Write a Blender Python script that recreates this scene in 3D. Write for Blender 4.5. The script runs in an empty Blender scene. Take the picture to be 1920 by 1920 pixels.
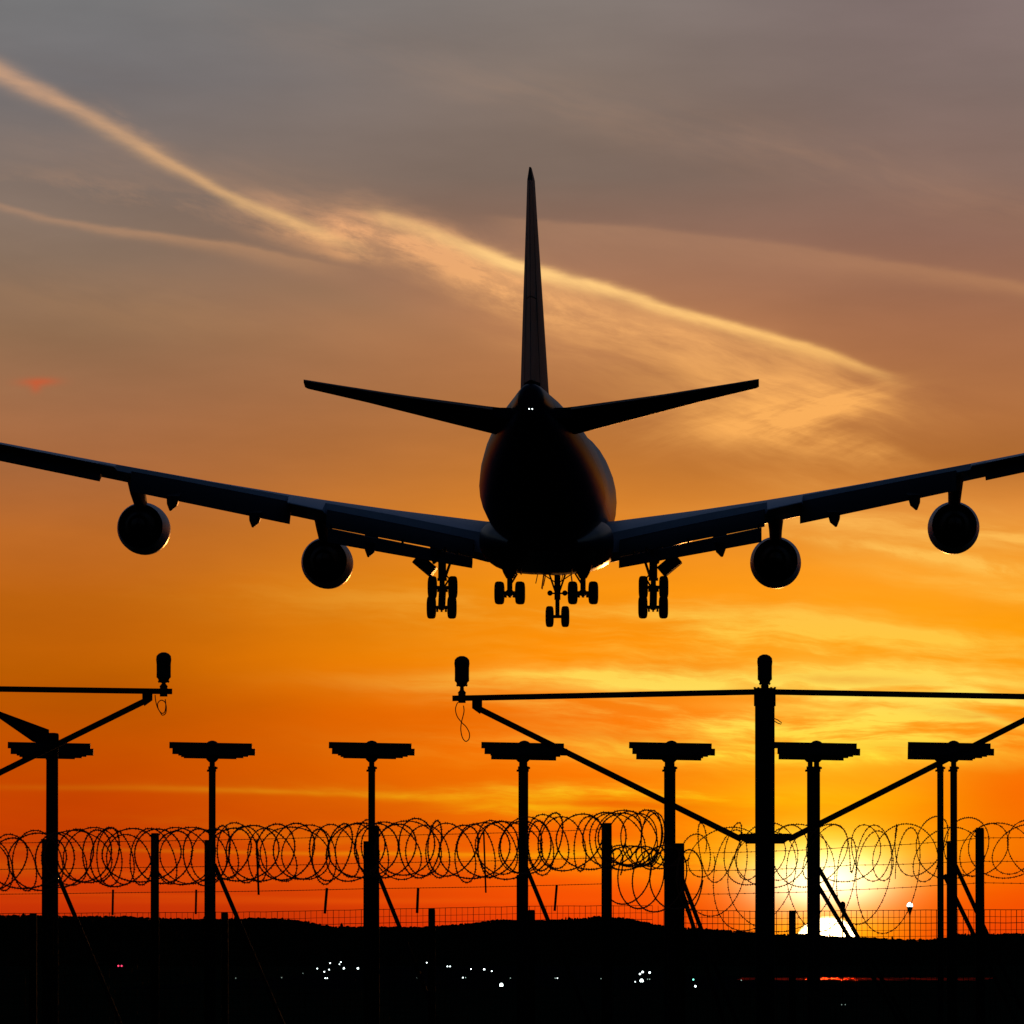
import bpy, math, random
from math import sin, cos, pi, radians, sqrt, exp, tan, atan
from mathutils import Vector, Matrix
random.seed(7)
S = bpy.context.scene
COL = S.collection

# ------------------------------------------------------------------ camera
F = 20000.0            # focal length in photo pixels (1920 wide): a long telephoto lens
EYE = 1.7
PITCH = atan(840.0 / F)
cd = bpy.data.cameras.new("camera")
cd.sensor_width = 36.0
cd.lens = 36.0 * F / 1920.0
cd.clip_start = 1.0
cd.clip_end = 60000.0
cam = bpy.data.objects.new("camera", cd)
COL.objects.link(cam)
cam.location = (0, 0, EYE)
cam.rotation_euler = (pi / 2 + PITCH, 0, 0)
S.camera = cam
S.render.resolution_x = 1024
S.render.resolution_y = 1024
S.view_settings.view_transform = 'Standard'
S.view_settings.look = 'None'
S.view_settings.exposure = 0.0
S.view_settings.gamma = 1.0
S.render.engine = 'CYCLES'

RM = Matrix.Rotation(pi / 2 + PITCH, 3, 'X')


def P(px, py, D):
    """world point at distance D along the view direction for a photo pixel"""
    v = RM @ Vector(((px - 960.0) / F, (960.0 - py) / F, -1.0))
    v *= D / v.y
    return Vector((v.x, v.y, v.z + EYE))


# ------------------------------------------------------------------ sun
SUN_AZ = (1552 - 960) / F
SUN_EL = (1800 - 1752) / F
sl = bpy.data.lights.new("sun", 'SUN')
sl.energy = 1.3
sl.angle = radians(0.5)
sl.color = (1.0, 0.36, 0.08)
so = bpy.data.objects.new("sun", sl)
COL.objects.link(so)
sdir = Vector((sin(SUN_AZ), cos(SUN_AZ), tan(SUN_EL) * 0.4))   # its centre is just behind the far trees
so.rotation_euler = sdir.to_track_quat('Z', 'Y').to_euler()


# ------------------------------------------------------------------ world
def lin(c):
    return tuple(((v / 255.0) / 12.92 if v / 255.0 <= 0.04045 else ((v / 255.0 + 0.055) / 1.055) ** 2.4) for v in c) + (1.0,)


W = bpy.data.worlds.new("World")
S.world = W
W.use_nodes = True
NT = W.node_tree
NT.nodes.clear()


class G:
    """small helper that writes shader node expressions"""

    def __init__(s, nt):
        s.nt = nt

    def _set(s, sock, v):
        if hasattr(v, 'is_output') or isinstance(v, bpy.types.NodeSocket):
            s.nt.links.new(v, sock)
        else:
            sock.default_value = v

    def m(s, op, a, b=0.0, c=0.0, clamp=False):
        n = s.nt.nodes.new('ShaderNodeMath')
        n.operation = op
        n.use_clamp = clamp
        s._set(n.inputs[0], a)
        s._set(n.inputs[1], b)
        s._set(n.inputs[2], c)
        return n.outputs[0]

    def add(s, a, b): return s.m('ADD', a, b)
    def sub(s, a, b): return s.m('SUBTRACT', a, b)
    def mul(s, a, b): return s.m('MULTIPLY', a, b)
    def div(s, a, b): return s.m('DIVIDE', a, b)
    def mad(s, a, b, c): return s.m('MULTIPLY_ADD', a, b, c)
    def clamp(s, a): return s.m('ADD', a, 0.0, 0.0, True)

    def ss(s, x, a, b):
        n = s.nt.nodes.new('ShaderNodeMapRange')
        n.interpolation_type = 'SMOOTHSTEP'
        s._set(n.inputs['Value'], x)
        n.inputs['From Min'].default_value = a
        n.inputs['From Max'].default_value = b
        return n.outputs[0]

    def gauss(s, x):
        return s.m('EXPONENT', s.mul(s.mul(x, x), -1.0))

    def curve(s, x, pts, x0, x1, y0, y1):
        """float curve through pts given in real units"""
        n = s.nt.nodes.new('ShaderNodeFloatCurve')
        t = s.m('DIVIDE', s.sub(x, x0), x1 - x0, 0.0, True)
        s._set(n.inputs['Value'], t)
        cm = n.mapping
        c = cm.curves[0]
        q = [((a - x0) / (x1 - x0), (b - y0) / (y1 - y0)) for a, b in pts]
        while len(c.points) < len(q):
            c.points.new(0.5, 0.5)
        for p, (a, b) in zip(c.points, q):
            p.location = (a, b)
            p.handle_type = 'AUTO'
        cm.use_clip = False
        cm.update()
        return s.mad(n.outputs[0], y1 - y0, y0)

    def comb(s, x, y, z=0.0):
        n = s.nt.nodes.new('ShaderNodeCombineXYZ')
        s._set(n.inputs[0], x)
        s._set(n.inputs[1], y)
        s._set(n.inputs[2], z)
        return n.outputs[0]

    def noise(s, vec, scale=1.0, detail=4.0, rough=0.55, dist=0.0):
        n = s.nt.nodes.new('ShaderNodeTexNoise')
        s._set(n.inputs['Vector'], vec)
        n.inputs['Scale'].default_value = scale
        n.inputs['Detail'].default_value = detail
        n.inputs['Roughness'].default_value = rough
        n.inputs['Distortion'].default_value = dist
        return n.outputs['Fac']

    def ramp(s, x, stops):
        n = s.nt.nodes.new('ShaderNodeValToRGB')
        s._set(n.inputs[0], x)
        e = n.color_ramp.elements
        while len(e) < len(stops):
            e.new(0.5)
        for i, (p, c) in enumerate(sorted(stops)):
            e[i].position = p
            e[i].color = lin(c)
        return n.outputs[0]

    def mix(s, f, a, b, mode='MIX'):
        n = s.nt.nodes.new('ShaderNodeMix')
        n.data_type = 'RGBA'
        n.blend_type = mode
        s._set(n.inputs['Factor'], f)
        s._set(n.inputs[6], a)
        s._set(n.inputs[7], b)
        return n.outputs[2]


g = G(NT)
tc = NT.nodes.new('ShaderNodeTexCoord')
sp = NT.nodes.new('ShaderNodeSeparateXYZ')
NT.links.new(tc.outputs['Generated'], sp.inputs[0])
dx, dy, dz = sp.outputs
dyc = g.m('MAXIMUM', dy, 0.2)
# sky coordinates: tangent of azimuth and of elevation, in units of 1/20000
X = g.mad(g.div(dx, dyc), F, 960.0)
Y = g.mad(g.div(dz, dyc), -F, 1800.0)
T = g.m('DIVIDE', g.add(Y, 400.0), 2200.0, 0.0, True)


def yy(y): return (y + 400.0) / 2200.0


left = g.ramp(T, [(yy(y), c) for y, c in [
    (-400, (96, 102, 114)), (0, (118, 117, 118)), (150, (117, 113, 114)), (330, (130, 113, 103)), (480, (136, 112, 94)),
    (620, (152, 114, 84)), (760, (161, 108, 72)), (880, (172, 106, 60)), (1000, (186, 104, 38)), (1120, (186, 96, 14)),
    (1260, (192, 94, 2)), (1400, (196, 80, 0)), (1500, (196, 66, 0)), (1590, (190, 58, 2)), (1660, (204, 56, 4)), (1740, (190, 44, 6))]])
mid = g.ramp(T, [(yy(y), c) for y, c in [
    (-400, (100, 102, 114)), (0, (131, 120, 114)), (150, (129, 113, 103)), (330, (128, 108, 96)), (450, (148, 110, 90)),
    (600, (178, 120, 80)), (740, (180, 116, 66)), (880, (204, 124, 50)), (1000, (226, 134, 36)), (1100, (248, 146, 14)),
    (1230, (255, 142, 2)), (1340, (246, 112, 0)), (1430, (250, 116, 0)), (1500, (252, 118, 2)), (1590, (248, 92, 2)), (1660, (244, 84, 2)), (1740, (232, 56, 4))]])
right = g.ramp(T, [(yy(y), c) for y, c in [
    (-400, (104, 102, 112)), (0, (130, 113, 110)), (150, (131, 112, 106)), (330, (136, 108, 96)), (450, (146, 106, 88)),
    (600, (160, 106, 74)), (740, (176, 112, 66)), (860, (182, 110, 50)), (960, (226, 142, 56)), (1060, (244, 152, 34)),
    (1180, (255, 158, 8)), (1300, (255, 150, 4)), (1390, (255, 128, 0)), (1480, (255, 106, 0)), (1590, (252, 112, 0)), (1680, (246, 82, 0)), (1740, (236, 66, 2))]])
base = g.mix(g.ss(X, 100, 1150), left, mid)
base = g.mix(g.ss(X, 1000, 1800), base, right)

# slow uneven tone across the whole sky
n0 = g.noise(g.comb(g.mul(X, 0.0011), g.mul(Y, 0.0042), 3.0), 1.0, 5.0, 0.55)
base = g.mix(1.0, base, g.mad(g.sub(n0, 0.5), 0.55, 1.0), 'MULTIPLY')

# high-cloud colour, by height
hi = g.ramp(T, [(yy(y), c) for y, c in [
    (0, (176, 146, 126)), (150, (206, 160, 124)), (400, (234, 170, 120)), (600, (242, 174, 106)), (760, (253, 178, 94)), (900, (250, 172, 84)),
    (1050, (255, 190, 80)), (1200, (255, 200, 66)), (1300, (255, 224, 92)), (1400, (255, 216, 66)), (1500, (255, 206, 20)),
    (1600, (255, 170, 10)), (1700, (255, 96, 10))]])

# wisps: noise stretched along a direction falling to the right, with a warp
wz = g.noise(g.comb(g.mul(X, 0.0022), g.mul(Y, 0.004), 0.0), 1.0, 3.0)
Yw = g.mad(g.sub(wz, 0.5), 90.0, Y)
rot = radians(17)
u1 = g.add(g.mul(X, cos(rot)), g.mul(Yw, sin(rot)))
v1 = g.add(g.mul(X, -sin(rot)), g.mul(Yw, cos(rot)))
wis = g.noise(g.comb(g.mul(u1, 0.0032), g.mul(v1, 0.017), 1.5), 1.0, 7.0, 0.6)
wis = g.ss(wis, 0.30, 0.72)
rot2 = radians(3)
u2 = g.add(g.mul(X, cos(rot2)), g.mul(Yw, sin(rot2)))
v2 = g.add(g.mul(X, -sin(rot2)), g.mul(Yw, cos(rot2)))
str2 = g.noise(g.comb(g.mul(u2, 0.0026), g.mul(v2, 0.020), 7.5), 1.0, 7.0, 0.62)
str2 = g.ss(str2, 0.36, 0.70)
fine = g.noise(g.comb(g.mul(u1, 0.010), g.mul(v1, 0.055), 4.5), 1.0, 4.0, 0.6)


def ridge(line, up, dn, amp, jit=5.0):
    """soft band round a line y(x): half-width 'up' above it, 'dn' below it"""
    yc = g.curve(X, line, -200, 2100, 0, 1900)
    wob = g.noise(g.comb(g.mul(X, 0.006), g.mul(Y, 0.02), 2.2), 1.0, 5.0, 0.6)
    d = g.add(g.sub(Y, yc), g.mul(g.sub(wob, 0.5), jit * 4))
    wu = g.curve(X, up, -200, 2100, 0, 400)
    wd = g.curve(X, dn, -200, 2100, 0, 400)
    above = g.m('LESS_THAN', d, 0.0)
    w = g.add(g.mul(above, wu), g.mul(g.sub(1.0, above), wd))
    a = g.curve(X, amp, -200, 2100, 0, 1)
    return g.mul(g.gauss(g.div(d, w)), a)


L1 = [(-200, 40), (0, 133), (100, 182), (200, 236), (330, 310), (450, 376), (560, 418), (700, 470), (2100, 900)]
c1 = ridge(L1, [(-200, 24), (0, 20), (200, 14), (400, 11), (600, 12), (2100, 12)],
           [(-200, 28), (0, 22), (200, 18), (400, 14), (560, 16), (2100, 12)],
           [(-200, .72), (0, .72), (200, .60), (350, .62), (480, .78), (570, .60), (680, .10), (720, 0), (2100, 0)])
L2 = [(-200, 300), (600, 384), (700, 400), (800, 430), (900, 470), (1010, 509), (1150, 545), (1300, 591), (1450, 632), (1560, 664), (1660, 704), (2100, 860)]
c2 = ridge(L2, [(-200, 10), (700, 12), (1000, 11), (1300, 9), (1600, 9), (2100, 8)],
           [(-200, 14), (700, 18), (1000, 16), (1300, 14), (1500, 18), (1650, 12), (2100, 10)],
           [(-200, 0), (640, 0), (720, .50), (850, .72), (950, .98), (1200, .95), (1350, 1.0), (1500, .92), (1580, .80), (1665, .30), (1720, 0), (2100, 0)], 3.5)
L3 = [(-200, 340), (0, 386), (150, 420), (300, 441), (450, 463), (620, 500), (2100, 800)]
c3 = ridge(L3, [(-200, 5), (300, 6), (2100, 8)], [(-200, 9), (300, 12), (600, 26), (2100, 12)],
           [(-200, .12), (100, .20), (300, .26), (500, .22), (640, .08), (720, 0), (2100, 0)])
L4 = [(-200, 330), (900, 405), (1000, 414), (1300, 440), (1600, 484), (1920, 536), (2100, 570)]
c4 = ridge(L4, [(-200, 6), (1000, 7), (1600, 9), (2100, 12)], [(-200, 20), (1000, 60), (1400, 50), (1800, 22), (2100, 22)],
           [(-200, 0), (860, 0), (1000, .14), (1400, .13), (1700, .16), (1920, .16), (2100, .1)])
# wide feathered cloud hanging under the two trails
L5 = [(-200, 300), (300, 330), (520, 392), (700, 404), (820, 432), (900, 470), (1010, 515), (1150, 550), (1300, 596), (1450, 636), (1560, 668), (1700, 720), (2100, 860)]
c5 = ridge(L5, [(-200, 20), (500, 30), (700, 26), (1000, 14), (2100, 14)],
           [(-200, 60), (500, 40), (600, 62), (700, 74), (820, 86), (950, 104), (1100, 130), (1300, 160), (1500, 190), (1600, 170), (1750, 70), (2100, 60)],
           [(-200, 0), (280, .03), (450, .26), (560, .66), (800, .78), (1000, .66), (1200, .56), (1400, .62), (1560, .62), (1640, .5), (1730, .12), (1850, 0), (2100, 0)], 14.0)
c5 = g.mul(c5, g.mad(wis, 0.72, 0.16))


Ys = g.mad(g.sub(wz, 0.5), 14.0, Y)


def blob(cx, cy, rx, ry, ang, amp, tex):
    a = radians(ang)
    ax = g.sub(X, cx)
    ay = g.sub(Ys if ry < 13 else Yw, cy)
    u = g.add(g.mul(ax, cos(a) / rx), g.mul(ay, sin(a) / rx))
    v = g.add(g.mul(ax, -sin(a) / ry), g.mul(ay, cos(a) / ry))
    r2 = g.add(g.mul(u, u), g.mul(v, v))
    return g.mul(g.mul(g.m('EXPONENT', g.mul(r2, -1.0)), amp), tex)


tex1 = g.mad(wis, 0.9, 0.12)
tex2 = g.mad(str2, 0.95, 0.06)
rot3 = radians(-12)
u3 = g.add(g.mul(X, cos(rot3)), g.mul(Yw, sin(rot3)))
v3 = g.add(g.mul(X, -sin(rot3)), g.mul(Yw, cos(rot3)))
tex3 = g.noise(g.comb(g.mul(u3, 0.0045), g.mul(v3, 0.026), 9.5), 1.0, 7.0, 0.66)
tex3 = g.mad(g.ss(tex3, 0.33, 0.66), 0.85, 0.15)
rag = g.noise(g.comb(g.mul(u1, 0.0065), g.mul(v1, 0.020), 12.5), 1.0, 8.0, 0.68)
rag = g.mad(g.ss(rag, 0.36, 0.62), 0.8, 0.15)
allm = None
for b in [
    (740, 446, 200, 36, 15, .62, rag), (610, 436, 130, 26, 12, .40, rag), (900, 520, 150, 34, 24, .50, rag), (1230, 612, 250, 36, 14, .34, rag), (1010, 560, 160, 40, 16, .30, rag),
    (640, 476, 60, 10, 10, .4, rag), (240, 360, 260, 24, 8, .16, rag), (250, 246, 90, 20, 35, .22, rag),
    (1430, 792, 170, 36, -6, .62, tex3), (1570, 756, 110, 34, -16, .62, tex3), (1600, 848, 130, 22, 16, .35, tex3), (1350, 740, 120, 20, -10, .35, tex3),
    (1480, 760, 230, 60, 4, .48, tex1), (1480, 830, 230, 34, 12, .34, tex1), (1640, 855, 120, 20, 12, .35, tex1),
    (1690, 930, 260, 24, 8, .35, tex1), (1850, 1000, 300, 24, 4, 1.2, tex2), (1800, 1058, 340, 13, 8, .9, rag), (1760, 1045, 240, 22, 8, .6, tex2),
    (1900, 1110, 260, 20, 8, .75, tex2), (1560, 990, 240, 18, 6, .5, tex2),
    (1450, 1180, 420, 42, 3, .75, tex2), (1660, 1190, 300, 14, 3, .6, rag), (1500, 1420, 300, 10, 1, .6, rag), (1660, 1310, 240, 9, 2, .6, rag), (1330, 1275, 420, 20, 0, 1.25, tex2), (1250, 1288, 200, 10, 0, .8, 1.0),
    (1560, 1240, 420, 50, 2, 1.1, tex2), (1700, 1262, 260, 22, 3, .5, 1.0), (1330, 1270, 260, 13, -1, .5, 1.0), (1560, 1330, 200, 12, 2, .4, 1.0), (1840, 1348, 120, 8, 14, .7, 1.0), (1690, 1360, 200, 16, 3, .5, tex2),
    (1620, 1350, 360, 46, 4, 1.5, tex2), (1500, 1400, 480, 34, 0, 1.0, tex2), (1540, 1480, 260, 40, 0, .28, 1.0), (1230, 1345, 300, 22, 5, .7, tex2),
    (1130, 1488, 300, 16, 2, .9, tex2), (1010, 1520, 260, 26, -4, .8, tex2), (1150, 1620, 420, 26, 2, .6, tex2),
    (1800, 1300, 200, 18, 14, .7, tex2), (760, 1490, 300, 12, 2, .25, tex2), (330, 1481, 360, 6, 1, .08, 1.0), (560, 1486, 200, 5, 2, .10, 1.0),
    (760, 1600, 520, 4, 0.6, .28, 1.0), (300, 1680, 500, 5, 1, .10, 1.0), (1120, 1610, 400, 8, 1, .35, tex2), (700, 1690, 600, 6, 0, .16, 1.0),
    (220, 1640, 500, 16, 2, .14, tex2), (560, 1560, 260, 14, 4, .16, tex2),
    (980, 1150, 500, 40, 4, .30, tex2), (1480, 1600, 320, 60, 0, .45, tex2),
    (250, 560, 400, 50, 8, .08, tex1), (1300, 240, 900, 50, 14, .14, tex1), (300, 300, 360, 40, 6, .10, tex1),
    (1230, 660, 240, 46, 8, .34, tex1),
]:
    k = blob(*b)
    allm = k if allm is None else g.add(allm, k)
mask = g.add(g.add(c3, c4), g.add(c5, allm))
mask = g.mul(mask, g.mad(fine, 0.5, 0.75))
mask = g.m('MINIMUM', mask, 0.95)
sky = g.mix(mask, base, hi)
trail = g.m('MINIMUM', g.add(g.mul(c1, g.mad(wis, 0.35, 0.70)), g.mul(c2, g.mad(wis, 0.3, 0.8))), 1.0)
tcol = g.ramp(T, [(yy(50), (214, 166, 132)), (yy(180), (228, 174, 130)), (yy(320), (242, 186, 126)), (yy(500), (255, 204, 130)), (yy(660), (252, 190, 108))])
sky = g.mix(g.mul(trail, g.mad(fine, 0.9, 0.52)), sky, tcol)
# dark thin bars of cloud
dk = None
for b in [(1560, 1272, 170, 10, 3, .5, tex2), (300, 150, 420, 60, 10, .10, tex1), (240, 560, 300, 30, 6, .10, tex1), (660, 580, 220, 44, 18, .30, 1.0), (500, 540, 200, 26, 8, .18, tex1), (860, 640, 140, 30, 22, .16, tex1), (1180, 700, 120, 22, -6, .22, tex1),
          (1740, 900, 260, 26, 4, .22, tex2), (1160, 1508, 200, 11, 2, .7, 1.0), (900, 1570, 500, 10, 0, .28, tex2), (640, 1620, 500, 10, 0, .25, tex2),
          (1700, 1400, 120, 10, 0, .25, tex2), (300, 1570, 700, 20, 2, .2, tex2), (1880, 1480, 90, 70, 0, .3, 1.0), (1850, 1345, 110, 12, 6, .7, tex2),
          (1200, 1380, 260, 10, 2, .35, tex2)]:
    k = blob(*b)
    dk = k if dk is None else g.add(dk, k)
dark = g.ramp(T, [(yy(0), (104, 96, 96)), (yy(560), (146, 112, 84)), (yy(700), (170, 108, 62)), (yy(1100), (222, 120, 14)), (yy(1500), (240, 84, 0)), (yy(1700), (186, 40, 4))])
sky = g.mix(g.m('MINIMUM', dk, 0.9), sky, dark)
# small red wisp far left
sky = g.mix(g.clamp(g.add(blob(72, 716, 34, 8, 0, .55, 1.0), blob(66, 728, 10, 9, 0, .35, 1.0))), sky, lin((214, 82, 40)))


# light scattered round the sun
def halo(cx, cy, rx, ry, amp, col, acc):
    a = g.div(g.sub(X, cx), rx)
    b = g.div(g.sub(Y, cy), ry)
    r2 = g.add(g.mul(a, a), g.mul(b, b))
    k = g.mul(g.m('EXPONENT', g.mul(r2, -1.0)), amp)
    return g.mix(1.0, acc, g.mix(k, (0, 0, 0, 1), col), 'ADD')


sky = halo(1550, 1555, 255, 140, 1.0, (0.05, 0.19, 0.0, 1), sky)
sky = halo(1552, 1628, 138, 66, 1.0, (0.38, 0.52, 0.04, 1), sky)
sky = halo(1545, 1652, 98, 44, 1.0, (1.6, 1.4, 1.0, 1), sky)
sky = halo(1552, 1744, 120, 40, 1.0, (0.7, 0.45, 0.0, 1), sky)
# sun disc, low in the haze
ax = g.div(g.sub(X, 1552), 63.0)
ay = g.div(g.sub(Y, 1781), 61.0)
rr = g.m('SQRT', g.add(g.mul(ax, ax), g.mul(ay, ay)))
disc = g.sub(1.0, g.ss(rr, 0.93, 1.05))
sky = g.mix(disc, sky, (9.0, 6.0, 2.6, 1))

# the rest of the sky: Nishita at dusk
st = NT.nodes.new('ShaderNodeTexSky')
st.sky_type = 'NISHITA'
st.sun_disc = False
st.sun_elevation = SUN_EL
st.sun_rotation = SUN_AZ
st.air_density = 1.4
st.dust_density = 2.5
st.ozone_density = 3.0
NISH = 0.13
nis = g.mix(1.0, st.outputs[0], (NISH, NISH, NISH, 1), 'MULTIPLY')
front = g.mul(g.ss(dy, cos(radians(24)), cos(radians(9))), g.ss(dz, -0.02, -0.004))
final = g.mix(front, nis, sky)
bg = NT.nodes.new('ShaderNodeBackground')
NT.links.new(final, bg.inputs[0])
bg.inputs[1].default_value = 1.0
wo = NT.nodes.new('ShaderNodeOutputWorld')
NT.links.new(bg.outputs[0], wo.inputs[0])
W.cycles.sampling_method = 'MANUAL'
W.cycles.sample_map_resolution = 2048


# ------------------------------------------------------------------ materials
def mat(name, col, rough=0.6, metal=0.0, vary=0.25, scale=4.0, bump=0.0, emit=None, spec=0.5, split=None):
    m = bpy.data.materials.new(name)
    m.use_nodes = True
    nt = m.node_tree
    h = G(nt)
    b = nt.nodes['Principled BSDF']
    t = nt.nodes.new('ShaderNodeTexCoord')
    n = h.noise(t.outputs['Object'], scale, 5.0, 0.6)
    lo = tuple(c * (1 - vary) for c in col) + (1,)
    hi_ = tuple(min(1, c * (1 + vary)) for c in col) + (1,)
    c = h.mix(n, lo, hi_)
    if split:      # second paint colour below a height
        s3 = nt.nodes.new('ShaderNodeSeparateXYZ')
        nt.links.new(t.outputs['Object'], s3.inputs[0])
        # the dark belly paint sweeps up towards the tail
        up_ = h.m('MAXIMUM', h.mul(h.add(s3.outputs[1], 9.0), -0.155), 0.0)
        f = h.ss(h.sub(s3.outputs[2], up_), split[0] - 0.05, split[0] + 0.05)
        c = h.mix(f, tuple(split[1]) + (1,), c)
    nt.links.new(c, b.inputs['Base Color'])
    b.inputs['Roughness'].default_value = rough
    b.inputs['Metallic'].default_value = metal
    b.inputs['Specular IOR Level'].default_value = spec
    if bump:
        bn = nt.nodes.new('ShaderNodeBump')
        bn.inputs['Strength'].default_value = bump
        nt.links.new(n, bn.inputs['Height'])
        nt.links.new(bn.outputs[0], b.inputs['Normal'])
    if emit:
        b.inputs['Emission Color'].default_value = tuple(emit[0]) + (1,)
        b.inputs['Emission Strength'].default_value = emit[1]
    return m


M = dict(
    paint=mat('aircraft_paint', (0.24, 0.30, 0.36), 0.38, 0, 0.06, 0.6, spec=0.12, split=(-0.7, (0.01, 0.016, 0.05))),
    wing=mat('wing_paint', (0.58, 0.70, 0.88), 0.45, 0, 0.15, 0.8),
    navy=mat('dark_blue_paint', (0.008, 0.012, 0.03), 0.35, 0, 0.1, 1.0, spec=0.2),
    tail=mat('tail_paint', (0.17, 0.19, 0.20), 0.6, 0, 0.4, 0.5, spec=0.12),
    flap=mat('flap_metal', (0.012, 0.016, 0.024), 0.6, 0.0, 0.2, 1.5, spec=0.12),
    dark=mat('dark_metal', (0.010, 0.010, 0.012), 0.7, 0.0, 0.3, 5, spec=0.1),
    bloom_red=mat('bloom_red_razor_wire', (0.13, 0.032, 0.014), 0.7, 0.0, 0.4, 9, spec=0.2),  # coil wire coloured red to stand in for the sun's bloom
    tyre=mat('tyre_rubber', (0.015, 0.015, 0.015), 0.85, 0, 0.2, 6),
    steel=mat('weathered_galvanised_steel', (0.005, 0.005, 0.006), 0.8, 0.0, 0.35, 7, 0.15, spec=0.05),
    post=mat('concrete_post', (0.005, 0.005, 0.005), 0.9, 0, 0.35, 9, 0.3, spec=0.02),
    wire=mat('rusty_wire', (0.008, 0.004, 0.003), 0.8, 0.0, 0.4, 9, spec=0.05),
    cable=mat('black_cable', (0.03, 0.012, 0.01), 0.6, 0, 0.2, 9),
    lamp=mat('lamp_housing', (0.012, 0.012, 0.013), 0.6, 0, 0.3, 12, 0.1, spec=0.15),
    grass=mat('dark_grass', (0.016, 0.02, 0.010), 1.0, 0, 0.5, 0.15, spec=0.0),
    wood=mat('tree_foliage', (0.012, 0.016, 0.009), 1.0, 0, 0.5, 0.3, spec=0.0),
    glow=mat('white_lamp_glass', (0.8, 0.8, 0.8), 0.3, 0, 0, 5, emit=((0.85, 1.0, 0.98), 6.0)),
    glowdim=mat('dim_lamp_glass', (0.6, 0.6, 0.6), 0.3, 0, 0, 5, emit=((0.7, 1.0, 0.85), 0.8)),
    glowred=mat('red_lamp_glass', (0.6, 0.1, 0.1), 0.3, 0, 0, 5, emit=((1.0, 0.05, 0.14), 2.0)),
    glowteal=mat('green_lamp_glass', (0.1, 0.6, 0.5), 0.3, 0, 0, 5, emit=((0.2, 1.0, 0.75), 3.0)),
)


# ------------------------------------------------------------------ mesh helpers
class MB:
    def __init__(s):
        s.v = []
        s.f = []

    def add(s, vs, fs):
        o = len(s.v)
        s.v += [tuple(v) for v in vs]
        s.f += [tuple(i + o for i in f) for f in fs]
        return s

    def box(s, c, size, rot=None):
        x, y, z = [k / 2 for k in size]
        vs = [Vector((a * x, b * y, e * z)) for a in (-1, 1) for b in (-1, 1) for e in (-1, 1)]
        if rot is not None:
            vs = [rot @ v for v in vs]
        vs = [v + Vector(c) for v in vs]
        return s.add(vs, [(0, 1, 3, 2), (4, 6, 7, 5), (0, 4, 5, 1), (2, 3, 7, 6), (0, 2, 6, 4), (1, 5, 7, 3)])

    def bar(s, a, b, w, d):
        """rectangular bar from a to b"""
        a, b = Vector(a), Vector(b)
        t = (b - a)
        q = t.to_track_quat('Z', 'Y').to_matrix()
        return s.box((a + b) / 2, (w, d, t.length), q)

    def tube(s, pts, r, n=8, cap=True):
        pts = [Vector(p) for p in pts]
        k = len(pts)
        rs = r if isinstance(r, (list, tuple)) else [r] * k
        vs, fs = [], []
        up = None
        for i, p in enumerate(pts):
            t = (pts[min(i + 1, k - 1)] - pts[max(i - 1, 0)]).normalized()
            if up is None:
                up = t.orthogonal().normalized()
            else:
                up = (up - t * up.dot(t))
                up = up.normalized() if up.length > 1e-6 else t.orthogonal().normalized()
            w = t.cross(up)
            for j in range(n):
                a = 2 * pi * j / n
                vs.append(p + (up * cos(a) + w * sin(a)) * rs[i])
        for i in range(k - 1):
            for j in range(n):
                fs.append((i * n + j, i * n + (j + 1) % n, (i + 1) * n + (j + 1) % n, (i + 1) * n + j))
        if cap:
            fs.append(tuple(range(n))[::-1])
            fs.append(tuple((k - 1) * n + j for j in range(n)))
        return s.add(vs, fs)

    def lathe(s, o, axis, prof, n=24):
        """profile (t along axis, radius)"""
        o, axis = Vector(o), Vector(axis).normalized()
        u = axis.orthogonal().normalized()
        w = axis.cross(u)
        vs, fs = [], []
        for t, r in prof:
            for j in range(n):
                a = 2 * pi * j / n
                vs.append(o + axis * t + (u * cos(a) + w * sin(a)) * max(r, 1e-4))
        for i in range(len(prof) - 1):
            for j in range(n):
                fs.append((i * n + j, i * n + (j + 1) % n, (i + 1) * n + (j + 1) % n, (i + 1) * n + j))
        fs.append(tuple(range(n))[::-1])
        fs.append(tuple((len(prof) - 1) * n + j for j in range(n)))
        return s.add(vs, fs)

    def loft(s, secs, cap=True):
        n = len(secs[0])
        vs = [v for q in secs for v in q]
        fs = []
        for i in range(len(secs) - 1):
            for j in range(n):
                fs.append((i * n + j, i * n + (j + 1) % n, (i + 1) * n + (j + 1) % n, (i + 1) * n + j))
        if cap:
            fs.append(tuple(range(n))[::-1])
            fs.append(tuple((len(secs) - 1) * n + j for j in range(n)))
        return s.add(vs, fs)

    def prism(s, poly, off):
        """extrude a polygon of 3-D points by a vector"""
        off = Vector(off)
        a = [Vector(p) for p in poly]
        return s.loft([a, [p + off for p in a]])

    def build(s, name, m, parent=None, smooth=False, origin=None):
        me = bpy.data.meshes.new(name)
        o0 = Vector(origin) if origin is not None else Vector((0, 0, 0))
        me.from_pydata([Vector(v) - o0 for v in s.v], [], s.f)
        me.materials.append(m)
        import bmesh
        bm = bmesh.new()
        bm.from_mesh(me)
        bmesh.ops.recalc_face_normals(bm, faces=bm.faces)
        bm.to_mesh(me)
        bm.free()
        if smooth:
            for p in me.polygons:
                p.use_smooth = True
            try:
                me.set_sharp_from_angle(angle=radians(40))
            except Exception:
                pass
        me.update()
        o = bpy.data.objects.new(name, me)
        COL.objects.link(o)
        o.location = o0
        if parent is not None:
            o.parent = parent
        return o


def tag(o, label=None, cat=None, group=None, kind=None):
    for k, v in (('label', label), ('category', cat), ('group', group), ('kind', kind)):
        if v:
            o[k] = v
    return o


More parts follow.
